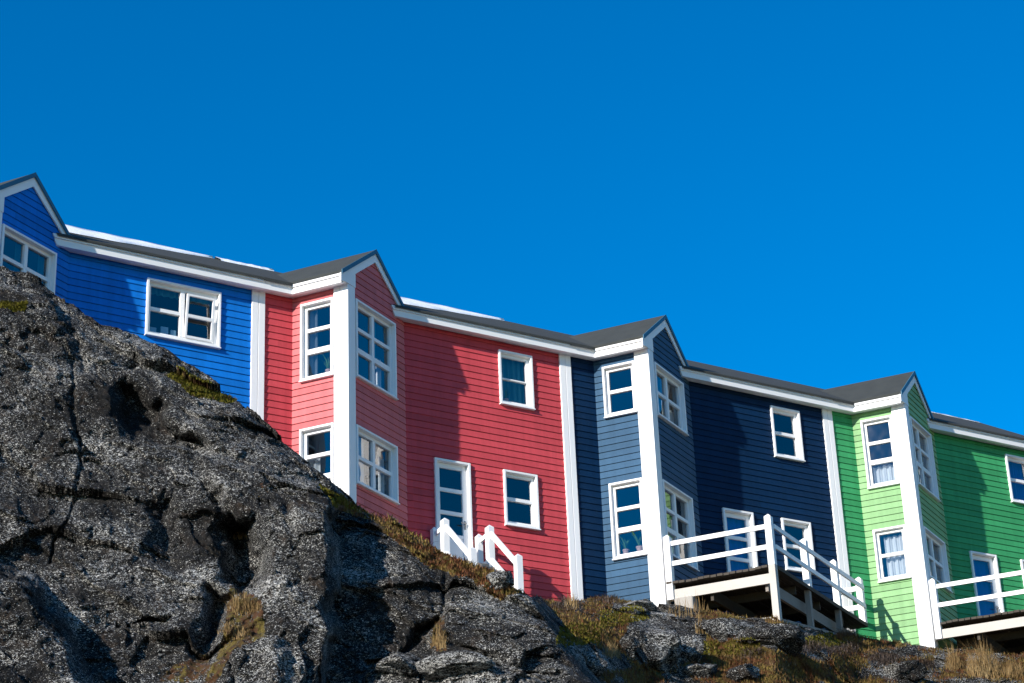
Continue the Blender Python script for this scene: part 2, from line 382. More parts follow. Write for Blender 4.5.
def house(k, colour, label, win, last=False):
    o = HO(k); hs = empty('row_house', o+np.array(BASE))
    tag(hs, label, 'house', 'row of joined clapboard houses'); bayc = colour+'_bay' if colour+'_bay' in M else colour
    mh = [(u0, u1, z0, z1) for (f, u0, u1, z0, z1) in win['holes'] if f == 'M']
    lh = [(u0, u1, z0, z1) for (f, u0, u1, z0, z1) in win['holes'] if f == 'L']
    rh = [(u0, u1, z0, z1) for (f, u0, u1, z0, z1) in win['holes'] if f == 'R']
    mb = MB(); clad(fM, cst(XL), cst(-.0), ZBOT, ZE, [], mb); mb.build('wall', colour, hs, BASE); mb = MB()
    clad(fM, cst(2.80), cst(XR), ZBOT, ZE, mh, mb)
    wl = mb.build('wall', colour, hs, BASE)
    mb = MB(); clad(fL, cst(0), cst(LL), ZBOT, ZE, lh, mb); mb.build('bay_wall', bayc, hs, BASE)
    pk = 1.07
    def rlo(z): return 0 if z < 2.62 else min((z-2.62)/.86, pk)
    def rhi(z): return LR if z < 2.58 else max(LR-(z-2.58)/.86, pk)
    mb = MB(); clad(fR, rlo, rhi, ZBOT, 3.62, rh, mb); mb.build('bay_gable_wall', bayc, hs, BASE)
    # corner boards
    for (f, a, b, c_) in ((fM, XL, -.69, .0), (fM, 7.012 if not last else 6.85, XR, .0)):
        mb = MB(); mb.quadbox(f, a+(.004 if a < 0 else 0), b-(.004 if b > 0 else 0), -.02, .055, ZBOT, ZE+.02); mb.build('corner_board', 'white', hs, BASE, bevel=.006)
    mb = MB(); mb.quadbox(fL, .17, .325, -.02, .052, ZBOT, ZE+.02); mb.build('corner_board', 'white', hs, BASE, bevel=.006)
    cb = MB()                                                    # L-shaped outer board of the bay corner
    def pt(a, b, z): # a off L plane, b off R plane
        n_ = np.array([nL, nR]); r_ = np.array([a+nL@B2, b+nR@B2]); q = np.linalg.solve(n_, r_); return np.array([q[0], q[1], z])
    qL = fL(.166, .055, ZBOT); qR = fR(.235, .05, ZBOT); kx = pt(.055, .05, ZBOT)
    cb.prism([kx, qL, fL(.166, -.02, ZBOT), pt(-.02, -.02, ZBOT), fR(.235, -.02, ZBOT), qR], (0, 0, ZE+.02-ZBOT))
    cb.build('corner_board', 'white', hs, BASE, bevel=.006)
    # gable face boards: post top + bargeboards on the R plane
    def fRz(u, z, o_=.03): return np.array(fR(u, o_, z))
    t = .03; nv = np.array([nR[0], nR[1], 0])*t
    u0 = -.335; pitch = (3.66-2.63)/(1.07-u0+.0)
    bw = .20
    mb = MB()    # left bargeboard, its foot turns down to the corner board
    mb.prism([fRz(u0, ZB+.02), fRz(u0, 2.66), fRz(pk, 3.67), fRz(pk, 3.67-bw*1.26), fRz(.245, 2.79), fRz(.245, ZE+.022), fRz(-.12, ZE+.022)], nv)
    mb.build('bargeboard', 'white', hs, BASE)
    mb = MB()
    ue, ze = 2.36, 2.60
    mb.prism([fRz(pk, 3.67), fRz(ue, ze), fRz(ue-.16, ze-.02), fRz(pk, 3.67-bw*1.26)], nv)
    mb.build('bargeboard', 'white', hs, BASE)
    # bay roof: two slopes running back into the main roof
    back = np.array([-dL[0], -dL[1], 0.]); ov = .075
    def rp(u, z): return np.array(fR(u, ov, z))
    Pk = rp(pk, 3.735); El = rp(u0-.0, 2.66); Er = rp(ue+.08, 2.60)
    # left eave follows the eave board of the left bay face
    mb = MB(); dn = np.array([0, 0, -.06])
    mb.prism([Pk, El, El+back*3.2, Pk+back*3.2], dn); mb.prism([Pk, Er, Er+back*3.0, Pk+back*3.2], dn)
    mb.build('bay_roof', 'roof', hs, BASE)
    mb = MB(); th = np.array([nR[0], nR[1], 0])*.02                # flashing along the verge
    h = np.array([0, 0, -.115])
    for E_ in (El, Er):
        p0 = Pk+np.array([0, 0, .012]); p1 = E_+np.array([0, 0, .012])
        mb.prism([p0, p1, p1+h, p0+h], th)
    mb.build('verge_flashing', 'flash', hs, BASE)
    # eaves: main (between bays) and along the left bay face
    def ptML(a, b, z): # a off M plane, b off L plane
        n_ = np.array([[0, -1.], nL]); r_ = np.array([a, b+nL@A2]); q = np.linalg.solve(n_, r_); return np.array([q[0], q[1], z])
    def eave_profile(o_in): return [(-.05, ZB+.04), (.20, ZB+.04), (.20, ZB), (.285, ZB), (.293, ZB+.15), (.325, ZB+.15), (.325, ZT), (-.05, ZT)]
    pr = eave_profile(0)
    def sweep(name, startf, endf):
        mb = MB(); kk = len(pr)
        s_ = [startf(a, z) for a, z in pr]; e_ = [endf(a, z) for a, z in pr]
        i = len(mb.v); mb.v += [tuple(q) for q in s_]+[tuple(q) for q in e_]
        for a in range(kk): b = (a+1) % kk; mb.f.append((a, b, kk+b, kk+a))
        mb.f.append(tuple(range(kk))); mb.f.append(tuple(range(kk, 2*kk))); return mb.build(name, 'white', hs, BASE)
    # left part, in front of own strip, mitred into the bay eave
    sweep('eave_board', lambda a, z: np.array([XL, -a, z]), lambda a, z: ptML(a, a, z))
    sweep('eave_board', lambda a, z: ptML(a, a, z), lambda a, z: pt(a, .026, z))
    sweep('eave_board', lambda a, z: np.array([2.33+.12*(ZT-z)/.24, -a, z]), lambda a, z: np.array([XR, -a, z]))
    # main roof (solid, both slopes)
    mb = MB(); xs = XL; yb = 6.2
    def slab(x0, x1):
        mb.prism([(x0, -.36, zroof(-.36)-.02), (x0, RY, zroof(RY)), (x0, yb, zroof(RY)-.45*(yb-RY)), (x0, yb, zroof(RY)-.45*(yb-RY)-.08), (x0, RY, zroof(RY)-.1), (x0, -.36, zroof(-.36)-.07)], (x1-x0, 0, 0))
    # front slope is cut back behind the bay: piece left of the valley, piece right of the gable
    slab(2.42, XR)
    zr0 = zroof(RY)
    mb.prism([(XL, RY, zr0), (2.42, RY, zr0), (2.42, yb, zr0-.45*(yb-RY)), (XL, yb, zr0-.45*(yb-RY))], (0, 0, -.08))
    vx = ptML(.34, .34, 0)
    def P3(x, y, dz=0): return (x, y, zroof(y)+dz)
    mb.prism([P3(XL, -.36, -.02), P3(vx[0], -.36, -.02), P3(.62, 1.5), P3(2.42, .2), P3(2.42, RY), P3(XL, RY)], (0, 0, -.07))
    mb.build('roof', 'roof', hs, BASE)
    # shell: back wall, floors, party walls, ceiling
    mb = MB()
    mb.quadbox(lambda u, o_, z: (u, o_, z), XL+.01, XR-.01, 5.9, 6.0, ZBOT, 2.5)
    mb.quadbox(lambda u, o_, z: (u, o_, z), XL+.01, XL+.06, .05, 5.9, ZBOT, 2.5)
    mb.quadbox(lambda u, o_, z: (u, o_, z), XR-.06, XR-.01, .05, 5.9, ZBOT, 2.5)
    for zf in (-3.55, -.55, 2.45):
        for (x0, x1, y0, y1) in ((XL+.06, XR-.06, .06, 5.9),): mb.quadbox(lambda u, o_, z: (u, o_, z), x0, x1, y0, y1, zf, zf+.12)
        mb.prism([(.12, .055, zf), (.83, -1.03, zf), (2.62, .055, zf)], (0, 0, .119))
    for px_ in (3.0, 4.95): mb.quadbox(lambda u, o_, z: (u, o_, z), px_, px_+.08, 1.2, 5.9, ZBOT+.4, 2.4)
    mb.quadbox(lambda u, o_, z: (u, o_, z), XL+.1, 3.0, 2.6, 2.7, ZBOT+.4, 2.4)
    mb.quadbox(lambda u, o_, z: (u, o_, z), 3.08, XR-.1, 2.7, 2.8, ZBOT+.4, 2.4)
    mb.build('interior_walls', 'interior', hs, BASE)
    # foundation skirt below the cladding
    mb = MB(); mb.quadbox(lambda u, o_, z: (u, o_, z), XL+.05, XR-.05, .03, 5.8, -6.6, ZBOT-.001); mb.prism([(.0, .03, -6.6), (.8, -1.12, -6.6), (2.75, .03, -6.6)], (0, 0, -4.401+6.6)); mb.build('foundation', 'concrete', hs, BASE)
    for wdef in win['windows']: window(hs, FACE[wdef[0]], *wdef[1:7], **wdef[7])
    for d_ in win.get('doors', []): door(hs, *d_[:5], **d_[5])
    return hs

HI, LO = 2.195, -.82
def spec(lu, ll, ru, rl, mu, ml, doorz, cur={}, mopt={}, extra=None, dopt={}):
    """lu.. : bottoms of left/right bay windows, upper and lower, with row counts"""
    wins = []; holes = []
    def add(f, u0, u1, z0, z1, rows, cols, **k):
        wins.append((f, u0, u1, z0, z1, rows, cols, k)); holes.append((f, u0+.004, u1-.004, z0+.004, z1-.004))
    add('L', .332, 1.165, lu[0], HI, lu[1], 1, curtain=cur.get('lu'))
    add('L', .332, 1.175, ll[0], LO+.02, ll[1], 1, curtain=cur.get('ll'))
    add('R', .262, 1.895, ru[0], HI, ru[1], 2, curtain=cur.get('ru'))
    add('R', .245, 1.888, rl[0], LO, rl[1], 2, curtain=cur.get('rl'))
    if mu: add('M', *mu, **mopt)
    if ml: add('M', *ml, curtain=cur.get('ml'))
    drs = []
    if doorz:
        drs.append((3.515, 4.44, -.822, -3.35, -2.62, dopt)); holes.append(('M', 3.52, 4.436, -3.4, -.826))
    return dict(windows=wins, holes=holes, doors=drs)
r2 = (1, 1); r3 = (1.12, 1, 1)
MU = (5.312, 6.235, .832, 2.198, r2, 1); ML = (5.32, 6.23, -2.15, -.82, r2, 1)
whc = 'curtain'
house(0, 'blue', 'bright blue clapboard house at the left end of the row, partly hidden by the rock',
      spec((.33, r3), (-2.66, r3), (.33, r3), (-2.66, r3), (4.56, 6.272, .855, 2.182, r2, 2), None, False,
           cur={'ru': [(.42, .52, 1, 0, 'slat'), (.86, .98, 1, 0, 'slat')]}, mopt=dict(openr=True, curtain=[(0, 1, 1, .86, 'slat')])))
house(1, 'red', 'red clapboard house with white trim and small white steps at its door',
      spec((.335, r3), (-2.66, r3), (.33, r3), (-2.16, r2), MU, ML, True,
           cur={'lu': [(.68, 1, 1, 0, 'greycurtain')], 'll': [(.6, .95, .7, 0, whc)], 'rl': [(.02, .40, 1, 0, whc), (.8, .95, .8, 0, whc)], 'ru': [(.78, .92, .5, 0, whc), (.62, .76, 1, .4, 'slat')]},
           mopt=dict(thin=True, curtain=[(.1, .95, 1, .1, 'slat')]), dopt=dict(curtain=None)))
house(2, 'navy', 'dark navy clapboard house with white trim behind the first railed deck',
      spec((.885, r2), (-2.668, r3), (.827, r2), (-2.64, r3), MU, ML, True,
           cur={'rl': [(.2, .42, 1, 0, whc)], 'ru': [(.55, .7, 1, .2, 'greycurtain'), (.75, .95, .45, 0, whc)]}, dopt=dict(curtain='bluecurtain')))
house(3, 'green', 'light green clapboard house with white trim at the right end of the row',
      spec((.325, r3), (-2.178, r2), (.33, r3), (-2.16, r2), MU, ML, True,
           cur={'ll': [(.0, .8, .92, .08, whc)], 'lu': [(.0, .9, .33, .02, whc)], 'ru': [(.75, .95, .6, 0, whc), (.05, .2, .5, 0, 'slat')], 'rl': [(.1, .35, .45, 0, whc), (.6, .9, 1, .0, 'slat')]},
           mopt=dict(curtain=[(.0, 1, 1, .0, 'bluecurtain')]), dopt=dict(curtain='bluecurtain')), last=True)

# ------------------------------------------------------------------ snow on the roofs
def snow(k, x0, x1, y0, y1, label, taper=.5, T=.05):
    o = HO(k); mb = MB(); n_ = 60
    rows = []
    for i in range(n_+1):
        q = i/n_; x = x0+(x1-x0)*q
        a = y0+(.10*math.sin(q*13+k)+.05*math.sin(q*29))*(1-q)*(y1-y0)*.5+(y1-y0-.06)*q**taper
        b = y1+.04*math.sin(q*31)
        if a > b-.02: a = b-.02
        rows.append([(x, a, zroof(a)+.003), (x, a+.05, zroof(a+.05)+T*.8), (x, (a+b)/2, zroof((a+b)/2)+T*(1+.1*math.sin(q*9))), (x, b, zroof(b)+T+.005*math.sin(q*12)), (x, b+.03, zroof(b)-.0)])
    for r_ in rows: mb.v += [tuple(np.array(p_)+o) for p_ in r_]
    for i in range(n_):
        for j in range(4): mb.f.append((i*5+j, i*5+j+1, (i+1)*5+j+1, (i+1)*5+j))
    b0 = o+np.array([x0, y0, zroof(y0)])
    return tag(loose(mb, 'roof_snow', 'snow', b0, smooth=True), label, 'snow', 'snow left on the roofs')
snow(0, 2.45, 7.15, .35, 2.6, 'long strip of white snow on the roof of the bright blue house', 1.3)
snow(1, -.8, .7, 2.2, 2.6, 'short sliver of snow just left of the red gable roof', .9)
snow(1, 2.45, 7.1, .35, 2.6, 'strip of white snow on the roof of the red house', 1.2)
snow(3, 3.6, 7.15, 2.54, 2.60, 'very thin line of snow along the ridge of the green house', 3, .018)

# ------------------------------------------------------------------ decks
def deck(k, label):
    o = HO(k); base = np.array([*(B2+dL*1.3+dR*1.5), -4.7]); t = empty('timber_deck', o+base)
    tag(t, label, 'deck', 'railed timber decks')
    def P(a, b, z): q = B2+dL*a+dR*b; return np.array([q[0], q[1], z])
    zt = -3.44
    mb = MB(); a = .10
    while a < 2.66:
        wd = .135; bmax = min((1.156+.826*(a+.0))/.4964-.08, 5.88)
        dz = random.uniform(-.008, .008); b0 = -.05+random.uniform(-.03, .03)
        if a < .0: b0 = .1
        mb.prism([P(a, b0, zt-.055+dz), P(a+wd, b0, zt-.055+dz), P(a+wd, bmax, zt-.055+dz), P(a, bmax, zt-.055+dz)], (0, 0, .055))
        a += .152
    mb.build('deck_boards', 'darkwood', t, base)
    mb = MB(); mb.bar(P(.20, .02, -3.735), P(2.53, .02, -3.735), .06, .23); mb.build('front_beam', 'palewood', t, base)
    for b, nm in ((1.6, 'joist'), (3.1, 'joist'), (4.6, 'joist')):
        a0 = .12 if b < 2.3 else (.4964*b-1.156)/.826+.1
        mb = MB(); mb.bar(P(a0, b, -3.6), P(2.5, b, -3.6), .07, .2); mb.build(nm, 'darkwood', t, base)
    mb = MB(); mb.bar(P(2.40, .1, -3.86), P(2.40, 5.3, -3.86), .07, .26); mb.build('bearer', 'greywood', t, base)
    mb = MB(); mb.bar(P(1.1, .1, -3.86), P(1.1, 3.6, -3.86), .07, .26); mb.build('bearer', 'darkwood', t, base)
    mb = MB(); mb.bar(P(2.68, .1, -3.47), P(2.68, 5.8, -3.47), .03, .09); mb.build('edge_board', 'darkwood', t, base)
    def post(a, b, z0, z1, mat, wd=.15, cap=True):
        mb = MB(); c = P(a, b, z0); h = wd/2; ex = np.array([dL[0], dL[1], 0])*h; ey = np.array([dR[0], dR[1], 0])*h
        mb.prism([c-ex-ey, c+ex-ey, c+ex+ey, c-ex+ey], (0, 0, z1-z0))
        if cap:
            i = len(mb.v); zz = np.array([0, 0, z1-z0+.002]); T = c+zz
            q = [T-ex-ey, T+ex-ey, T+ex+ey, T-ex+ey, T+np.array([0, 0, .07])]
            mb.v += [tuple(x) for x in q]; mb.f += [(i, i+1, i+4), (i+1, i+2, i+4), (i+2, i+3, i+4), (i+3, i, i+4)]
        return mb.build('post', mat, t, base)
    zp = -2.30
    post(.17, .0, -3.86, -2.36, 'white', .15)
    post(2.62, .0, -3.44, zp, 'white', .15)
    post(2.62, .0, -4.85, -3.445, 'palewood', .15, False)
    for s_ in (2.1, 4.02, 5.72):
        post(2.62, s_, -3.42, zp, 'white', .15)
        if s_ < 5: post(2.60, s_, -4.9, -3.5, 'greywood', .12, False)
    for z in (-2.52, -3.0):
        mb = MB(); mb.bar(P(.24, .0, z), P(2.54, .0, z), .045, .108); mb.build('rail', 'white', t, base)
        mb = MB(); mb.bar(P(2.70, .08, z), P(2.70, 5.76, z), .04, .108); mb.build('rail', 'white', t, base)
        mb = MB(); mb.bar(P(2.1, 5.74, z), P(2.56, 5.74, z), .05, .12); mb.build('rail', 'white', t, base)
    mb = MB(); mb.bar(P(2.66, .09, -4.78), P(2.66, 4.6, -4.16), .1, .2); mb.build('ground_beam', 'greywood', t, base)
    mb = MB(); mb.bar(P(2.55, .0, -4.7), P(1.75, .0, -4.66), .12, .12); mb.build('ground_beam', 'palewood', t, base)
    return t
deck(2, 'white railed deck of weathered timber in front of the navy house')
deck(3, 'white railed deck in front of the green house, cut by the right edge')

# ------------------------------------------------------------------ steps at the red door
o1 = HO(1); base = np.array([4.0, -.9, -4.6]); st = empty('entry_steps', o1+base)
tag(st, 'small white wooden steps with sloping handrails at the red house door', 'steps')
def vpost(x, y, z0, z1, wd=.13):
    mb = MB(); mb.quadbox(lambda u, o_, z: (u, o_, z), x-wd/2, x+wd/2, y-wd/2, y+wd/2, z0, z1)
    i = len(mb.v); h = wd/2
    mb.v += [(x-h, y-h, z1+.001), (x+h, y-h, z1+.001), (x+h, y+h, z1+.001), (x-h, y+h, z1+.001), (x, y, z1+.07)]
    mb.f += [(i, i+1, i+4), (i+1, i+2, i+4), (i+2, i+3, i+4), (i+3, i, i+4)]
    mb.build('post', 'white', st, base)
for x in (3.42, 4.56):
    vpost(x, -.12, -3.9, -2.58); vpost(x, -.60, -4.2, -2.52, .15); vpost(x, -1.76, -4.9, -3.55, .145)
    xx = x
    for dz in (0, -.62):
        mb = MB(); mb.bar((xx, -.2, -2.70+dz), (xx, -.52, -2.66+dz), .05, .10); mb.build('rail', 'white', st, base)
        mb = MB(); mb.bar((xx, -.66, -2.68+dz), (xx, -1.70, -3.68+dz), .05, .12); mb.build('rail', 'white', st, base)
mb = MB(); mb.quadbox(lambda u, o_, z: (u, o_, z), 3.5, 4.48, -.66, -.02, -3.47, -3.40); mb.build('landing', 'greywood', st, base)
for i in range(5):
    y = -.80-.23*i; z = -3.6-.2*i
    mb = MB(); mb.quadbox(lambda u, o_, zz: (u, o_, zz), 3.5, 4.48, y-.12, y+.12, z, z+.05); mb.build('tread', 'greywood', st, base)
for x in (3.47, 4.51):
    mb = MB(); mb.bar((x, -.62, -3.6), (x, -1.8, -4.65), .05, .24); mb.build('stringer', 'white', st, base)

# ------------------------------------------------------------------ things seen in the windows
def sill_box(k, fm, u, off, z, wd, ht, label):
    o = HO(k); mb = MB(); mb.quadbox(fm, u, u+wd, off-.05, off, z, z+ht)
    mb.v = [tuple(np.array(q)+o) for q in mb.v]; b0 = np.array(mb.v[0])
    tag(loose(mb, 'greeting_card', 'card', b0, bevel=.004), label, 'card', 'cards on the blue house window sill')
for u, wd, h_, lb in ((4.74, .15, .16, 'leftmost pale card on the sill of the wide blue house window'), (4.99, .17, .22, 'tallest pale card on the sill of the wide blue house window'), (5.22, .12, .18, 'pale card beside the middle bar of the wide blue house window')):
    sill_box(0, fM, u, -.17, .99, wd, h_, lb)
def plant(k, fm, u, off, z, sc, label, pot=True):
    o = HO(k); b0 = np.array(fm(u, off, z))+o; t = empty('potted_plant', b0); tag(t, label, 'plant', 'plants on the window sills')
    mb = MB(); q = [np.array([0, 0, h_]) for h_ in (0, .1*sc, .105*sc, .13*sc)]; mb.tube(q, [.05*sc, .07*sc, .08*sc, .08*sc], 12); mb.build('pot', 'pot', t, (0, 0, 0), smooth=False)
    mb = MB()
    for i in range(26):
        an = random.random()*6.28; l = sc*random.uniform(.18, .42); ln = random.uniform(.15, .7)
        d = np.array([math.cos(an)*ln, math.sin(an)*ln*.4, 1]); d /= np.linalg.norm(d); s_ = np.array([-math.sin(an), math.cos(an), 0])*.012*sc
        p0 = np.array([0, 0, .12*sc]); p1 = p0+d*l*.6; p2 = p0+d*l+np.array([math.cos(an), 0, -.3])*l*.15
        mb.face(p0-s_, p0+s_, p1+s_*1.3, p1-s_*1.3); mb.face(p1-s_*1.3, p1+s_*1.3, p2)
    mb.build('leaves', 'leaf', t, (0, 0, 0))
plant(2, fL, .60, -.22, -2.53, 1.15, 'larger spiky potted plant at the right in the lower navy bay window')
plant(2, fL, .95, -.22, -2.53, 1.05, 'smaller spiky potted plant at the left in the lower navy bay window')
plant(1, fM, 5.62, -.22, .96, .9, 'dark houseplant behind the glass of the red house upper window')
plant(1, fL, .6, -.22, .46, 1.0, 'houseplant on the sill of the upper left window of the red bay')
o2 = HO(2); b0 = np.array(fR(1.15, -.2, -2.5))+o2; mb = MB()
mb.tube([b0+np.array([0, 0, h_]) for h_ in (0, .02, .5, .62, .66, .95, .97)], [.13, .13, .12, .07, .04, .035, .01], 14)
tag(loose(mb, 'window_lantern', 'white', b0, smooth=True), 'tall white bottle-shaped ornament in the lower right window of the navy bay', 'ornament')

# ------------------------------------------------------------------ noise
def _hash(ix, iy, iz, s):
    h = (ix*374761393+iy*668265263+iz*2147483647+s*1274126177) & 0xffffffff
    h = ((h ^ (h >> 13))*1274126177) & 0xffffffff
    h = ((h ^ (h >> 16))*2246822519) & 0xffffffff
    return ((h ^ (h >> 15)) & 0xffff)/32767.5-1
def vnoise(p, s=0):
    i = np.floor(p).astype(np.int64); f = p-i; u = f*f*f*(f*(f*6-15)+10); r = 0
    for dx in (0, 1):
        for dy in (0, 1):
            for dz in (0, 1):
                wgt = (u[:, 0] if dx else 1-u[:, 0])*(u[:, 1] if dy else 1-u[:, 1])*(u[:, 2] if dz else 1-u[:, 2])
                r = r+wgt*_hash(i[:, 0]+dx, i[:, 1]+dy, i[:, 2]+dz, s)
    return r
def fbm(p, oct=4, s=0, gain=.5, ridge=False):
    a = 1; t = 0; r = 0; q = p.copy()
    for o_ in range(oct):
        v = vnoise(q, s+o_*17)
        if ridge: v = 1-2*np.abs(v)
        r = r+a*v; t += a; a *= gain; q = q*2.03+3.7
    return r/t
def sstep(x): x = np.clip(x, 0, 1); return x*x*(3-2*x)
def sdpoly(x, y, poly):
    P_ = np.array(poly, float); n_ = len(P_); d = np.full(x.shape, 1e9); ins = np.zeros(x.shape, bool)
    for i in range(n_):
        a, b = P_[i], P_[(i+1) % n_]; e = b-a; wx, wy = x-a[0], y-a[1]
        t = np.clip((wx*e[0]+wy*e[1])/(e@e), 0, 1); d = np.minimum(d, (wx-e[0]*t)**2+(wy-e[1]*t)**2)
        c = ((a[1] > y) != (b[1] > y)); 
        with np.errstate(divide='ignore', invalid='ignore'):
            xi = a[0]+(y-a[1])*e[0]/(e[1] if e[1] else 1e-9)
        ins ^= c & (x < xi)
    d = np.sqrt(d); return np.where(ins, d, -d)          # positive inside
def sdline(x, y, pts):
    d = np.full(x.shape, 1e9); P_ = np.array(pts, float)
    for a, b in zip(P_[:-1], P_[1:]):
        e = b-a; wx, wy = x-a[0], y-a[1]; t = np.clip((wx*e[0]+wy*e[1])/(e@e), 0, 1)
        d = np.minimum(d, (wx-e[0]*t)**2+(wy-e[1]*t)**2)
    return np.sqrt(d)

# ------------------------------------------------------------------ hillside, lofted outward from its foot to the house footings
KX = [-700, -80, 0, 40, 75, 100, 120, 165, 200, 240, 270, 300, 330, 345, 358, 400, 430, 445, 480, 500, 530, 560, 600, 650, 690, 740, 775, 800, 835, 860, 890, 930, 975, 1024, 1500]
KS = [520, 262, 269, 281, 303, 322, 328, 350, 373, 402, 430, 454, 479, 489, 501, 525, 545, 554, 571, 582, 597, 601, 597, 604, 609, 615, 617, 626, 634, 636, 642, 648, 652, 655, 690]
KR = [27, 30, 31, 31.5, 32, 32.5, 33, 34, 35, 35.7, 36.2, 36.8, 37.5, 38.6, 38.9, 39.8, 40.6, 41, 41.6, 42, 42.6, 43.5, 44.6, 45.0, 44.8, 44.7, 44.7, 46, 47.5, 49, 49.4, 49.8, 49.8, 49.6, 50]
BODIES = [
    ([(-900, 0), (-900, 1400), (326, 1400), (324, 683), (330, 640), (331, 600), (337, 560), (331, 520), (341, 492), (345, 0)], 1.8, 9),
    ([(-900, 1400), (-900, 470), (-60, 520), (-20, 556), (30, 584), (56, 622), (78, 655), (96, 700), (150, 1400)], 1.8, 12),
    ([(64, 334), (72, 334), (84, 358), (84, 368), (74, 362)], -.35, 4),
    ([(116, 386), (138, 390), (162, 410), (184, 438), (206, 446), (160, 446), (134, 432), (120, 410)], -1.0, 7),
    ([(150, 500), (164, 498), (180, 540), (176, 572), (158, 560)], -.5, 8),
    ([(222, 526), (255, 528), (264, 560), (258, 588), (240, 596), (224, 580)], -1.2, 7),
    ([(212, 598), (230, 603), (216, 640), (205, 662), (196, 655)], -.8, 6),
    ([(216, 720), (222, 658), (245, 638), (274, 642), (288, 720)], .55, 10),
    ([(190, 450), (300, 478), (330, 495), (330, 1400), (260, 1400), (262, 600), (262, 560), (235, 520), (214, 490)], .35, 14),
    ([(345, 495), (385, 512), (428, 558), (431, 622), (402, 650), (372, 1400), (300, 1400), (330, 560)], .25, 14),
    ([(440, 543), (500, 570), (527, 594), (545, 624), (570, 658), (604, 700), (680, 1400), (400, 1400), (436, 640), (438, 600), (446, 572)], .45, 10),
    ([(366, 700), (368, 672), (400, 652), (436, 660), (470, 672), (540, 676), (600, 1400), (360, 1400)], .5, 7),
    ([(622, 640), (640, 606), (664, 604), (700, 622), (712, 655), (676, 668), (640, 664)], .5, 12),
    ([(700, 622), (760, 618), (800, 634), (870, 650), (940, 656), (900, 676), (820, 668), (740, 650)], .5, 12),
]
CRACKS = [([(72, 360), (75, 400), (79, 440), (77, 492), (62, 525), (50, 562)], 1.6, .28),
          ([(112, 629), (140, 627), (168, 619)], 2.2, .4), ([(180, 443), (215, 452), (262, 468), (300, 478), (326, 490)], 5, .3),
          ([(196, 452), (208, 480), (224, 508), (236, 532)], 7, .45), ([(30, 330), (48, 345), (60, 340)], 4, .2),
          ([(438, 556), (446, 575), (440, 600), (434, 625), (405, 648), (370, 668)], 5, .5), ([(226, 655), (232, 690)], 3, .4),
          ([(440, 640), (500, 668), (560, 672)], 3.5, .3), ([(262, 470), (290, 520), (300, 580)], 5, .18)]
def rays(px, py):
    d = fwd[None]*F_PX+CR[None]*(px[:, None]-512)-CU[None]*(py[:, None]-341.5)
    h = np.hypot(d[:, 0], d[:, 1]); return d[:, 0]/h, d[:, 1]/h, d[:, 2]/h
def rdist(px, py):
    sil = np.interp(px, KX, KS); rc = np.interp(px, KX, KR); j = np.maximum(py-sil, 0)
    rock = 39.25-.014*(np.minimum(py, 720)-270)-.006*np.maximum(py-720, 0)-1.3*(1-np.exp(-j/26))-.0016*np.maximum(px-345, 0)
    rock = rock-.9*np.maximum((120-px)/700, 0)
    aD = np.interp(px, [545, 575, 600, 650, 700, 760], [10.0, 9.0, 7.0, 3.0, 1.2, .4]); bD = np.interp(px, [560, 650, 750], [.028, .042, .062])
    j1 = np.minimum(j, np.maximum(700-sil, 0)); j2 = j-j1
    slope = rc-aD*(1-np.exp(-j/20))-bD*j1-np.minimum(bD, .028)*j2
    wob = 7*vnoise(np.stack([px/23, py/23, px*0], 1), 15)
    wD = sstep((px+wob-(536+np.maximum(py-600, 0)*.68))/14+.5)
    r = rock*(1-wD)+slope*wD
    jx = 6*vnoise(np.stack([px/21, py/21, px*0], 1), 5)+1.6*vnoise(np.stack([px/8, py/8, px*0], 1), 6)
    jy = 6*vnoise(np.stack([px/21, py/21, px*0], 1), 8)+1.6*vnoise(np.stack([px/8, py/8, px*0], 1), 9)
    for poly, P_, soft in BODIES:
        sd = sdpoly(px+jx, py+jy, poly); sf = soft*(1.7 if P_ < 0 else 1.1); r = r-P_*sstep(sd/sf*.5+.5)
    # keep the crest where it is: bodies only matter through their relative depth
    for pts, wd, dp in CRACKS:
        d = sdline(px+jx*.9, py+jy*.9, pts); r = r+dp*np.exp(-(d/(wd*(1.05+.6*jx/7)))**2)*np.clip(.75+.5*jy/7, .15, 1.2)
    return r
def moss_mask(px, py):
    m_ = np.zeros(px.shape)
    for poly, v in (([(166, 372), (178, 370), (238, 398), (226, 402), (190, 392)], .75), ([(0, 303), (28, 306), (24, 313), (0, 308)], .7),
                    ([(318, 486), (350, 498), (372, 520), (340, 512)], .8), ([(345, 492), (432, 543), (446, 553), (500, 580), (528, 598), (500, 600), (470, 585), (430, 575), (400, 545), (372, 520)], .58),
                    ([(228, 588), (262, 600), (268, 640), (236, 652), (214, 690), (200, 690), (222, 640)], .52), ([(180, 660), (210, 655), (215, 683), (150, 683)], .5),
                    ([(240, 395), (262, 408), (258, 414), (238, 402)], .6), ([(252, 485), (268, 480), (270, 500), (256, 500)], .4),
                    ([(430, 622), (446, 615), (448, 655), (432, 655)], .5)):
        m_ = np.maximum(m_, v*sstep(sdpoly(px, py, poly)/6+.5))
    D = sstep((px-(536+(py-600)*.72))/14)*sstep((py-590)/6)
    nn = .5+.5*fbm(np.stack([px/34, py/15, px*0], 1), 4, 31)
    m_ = np.maximum(m_, D*np.clip(.30+1.15*(nn-.32)*1.5, 0, 1))
    rockD = np.zeros(px.shape)
    for poly in ([(622, 640), (640, 606), (664, 604), (700, 622), (712, 655), (676, 668), (640, 664)], [(700, 618), (760, 618), (800, 634), (850, 645), (820, 660), (740, 642)],
                 [(612, 600), (650, 603), (640, 612), (610, 614)]):
        rockD = np.maximum(rockD, sstep(sdpoly(px, py, poly)/8+.5))
    return m_*(1-.75*rockD*(D > .2))
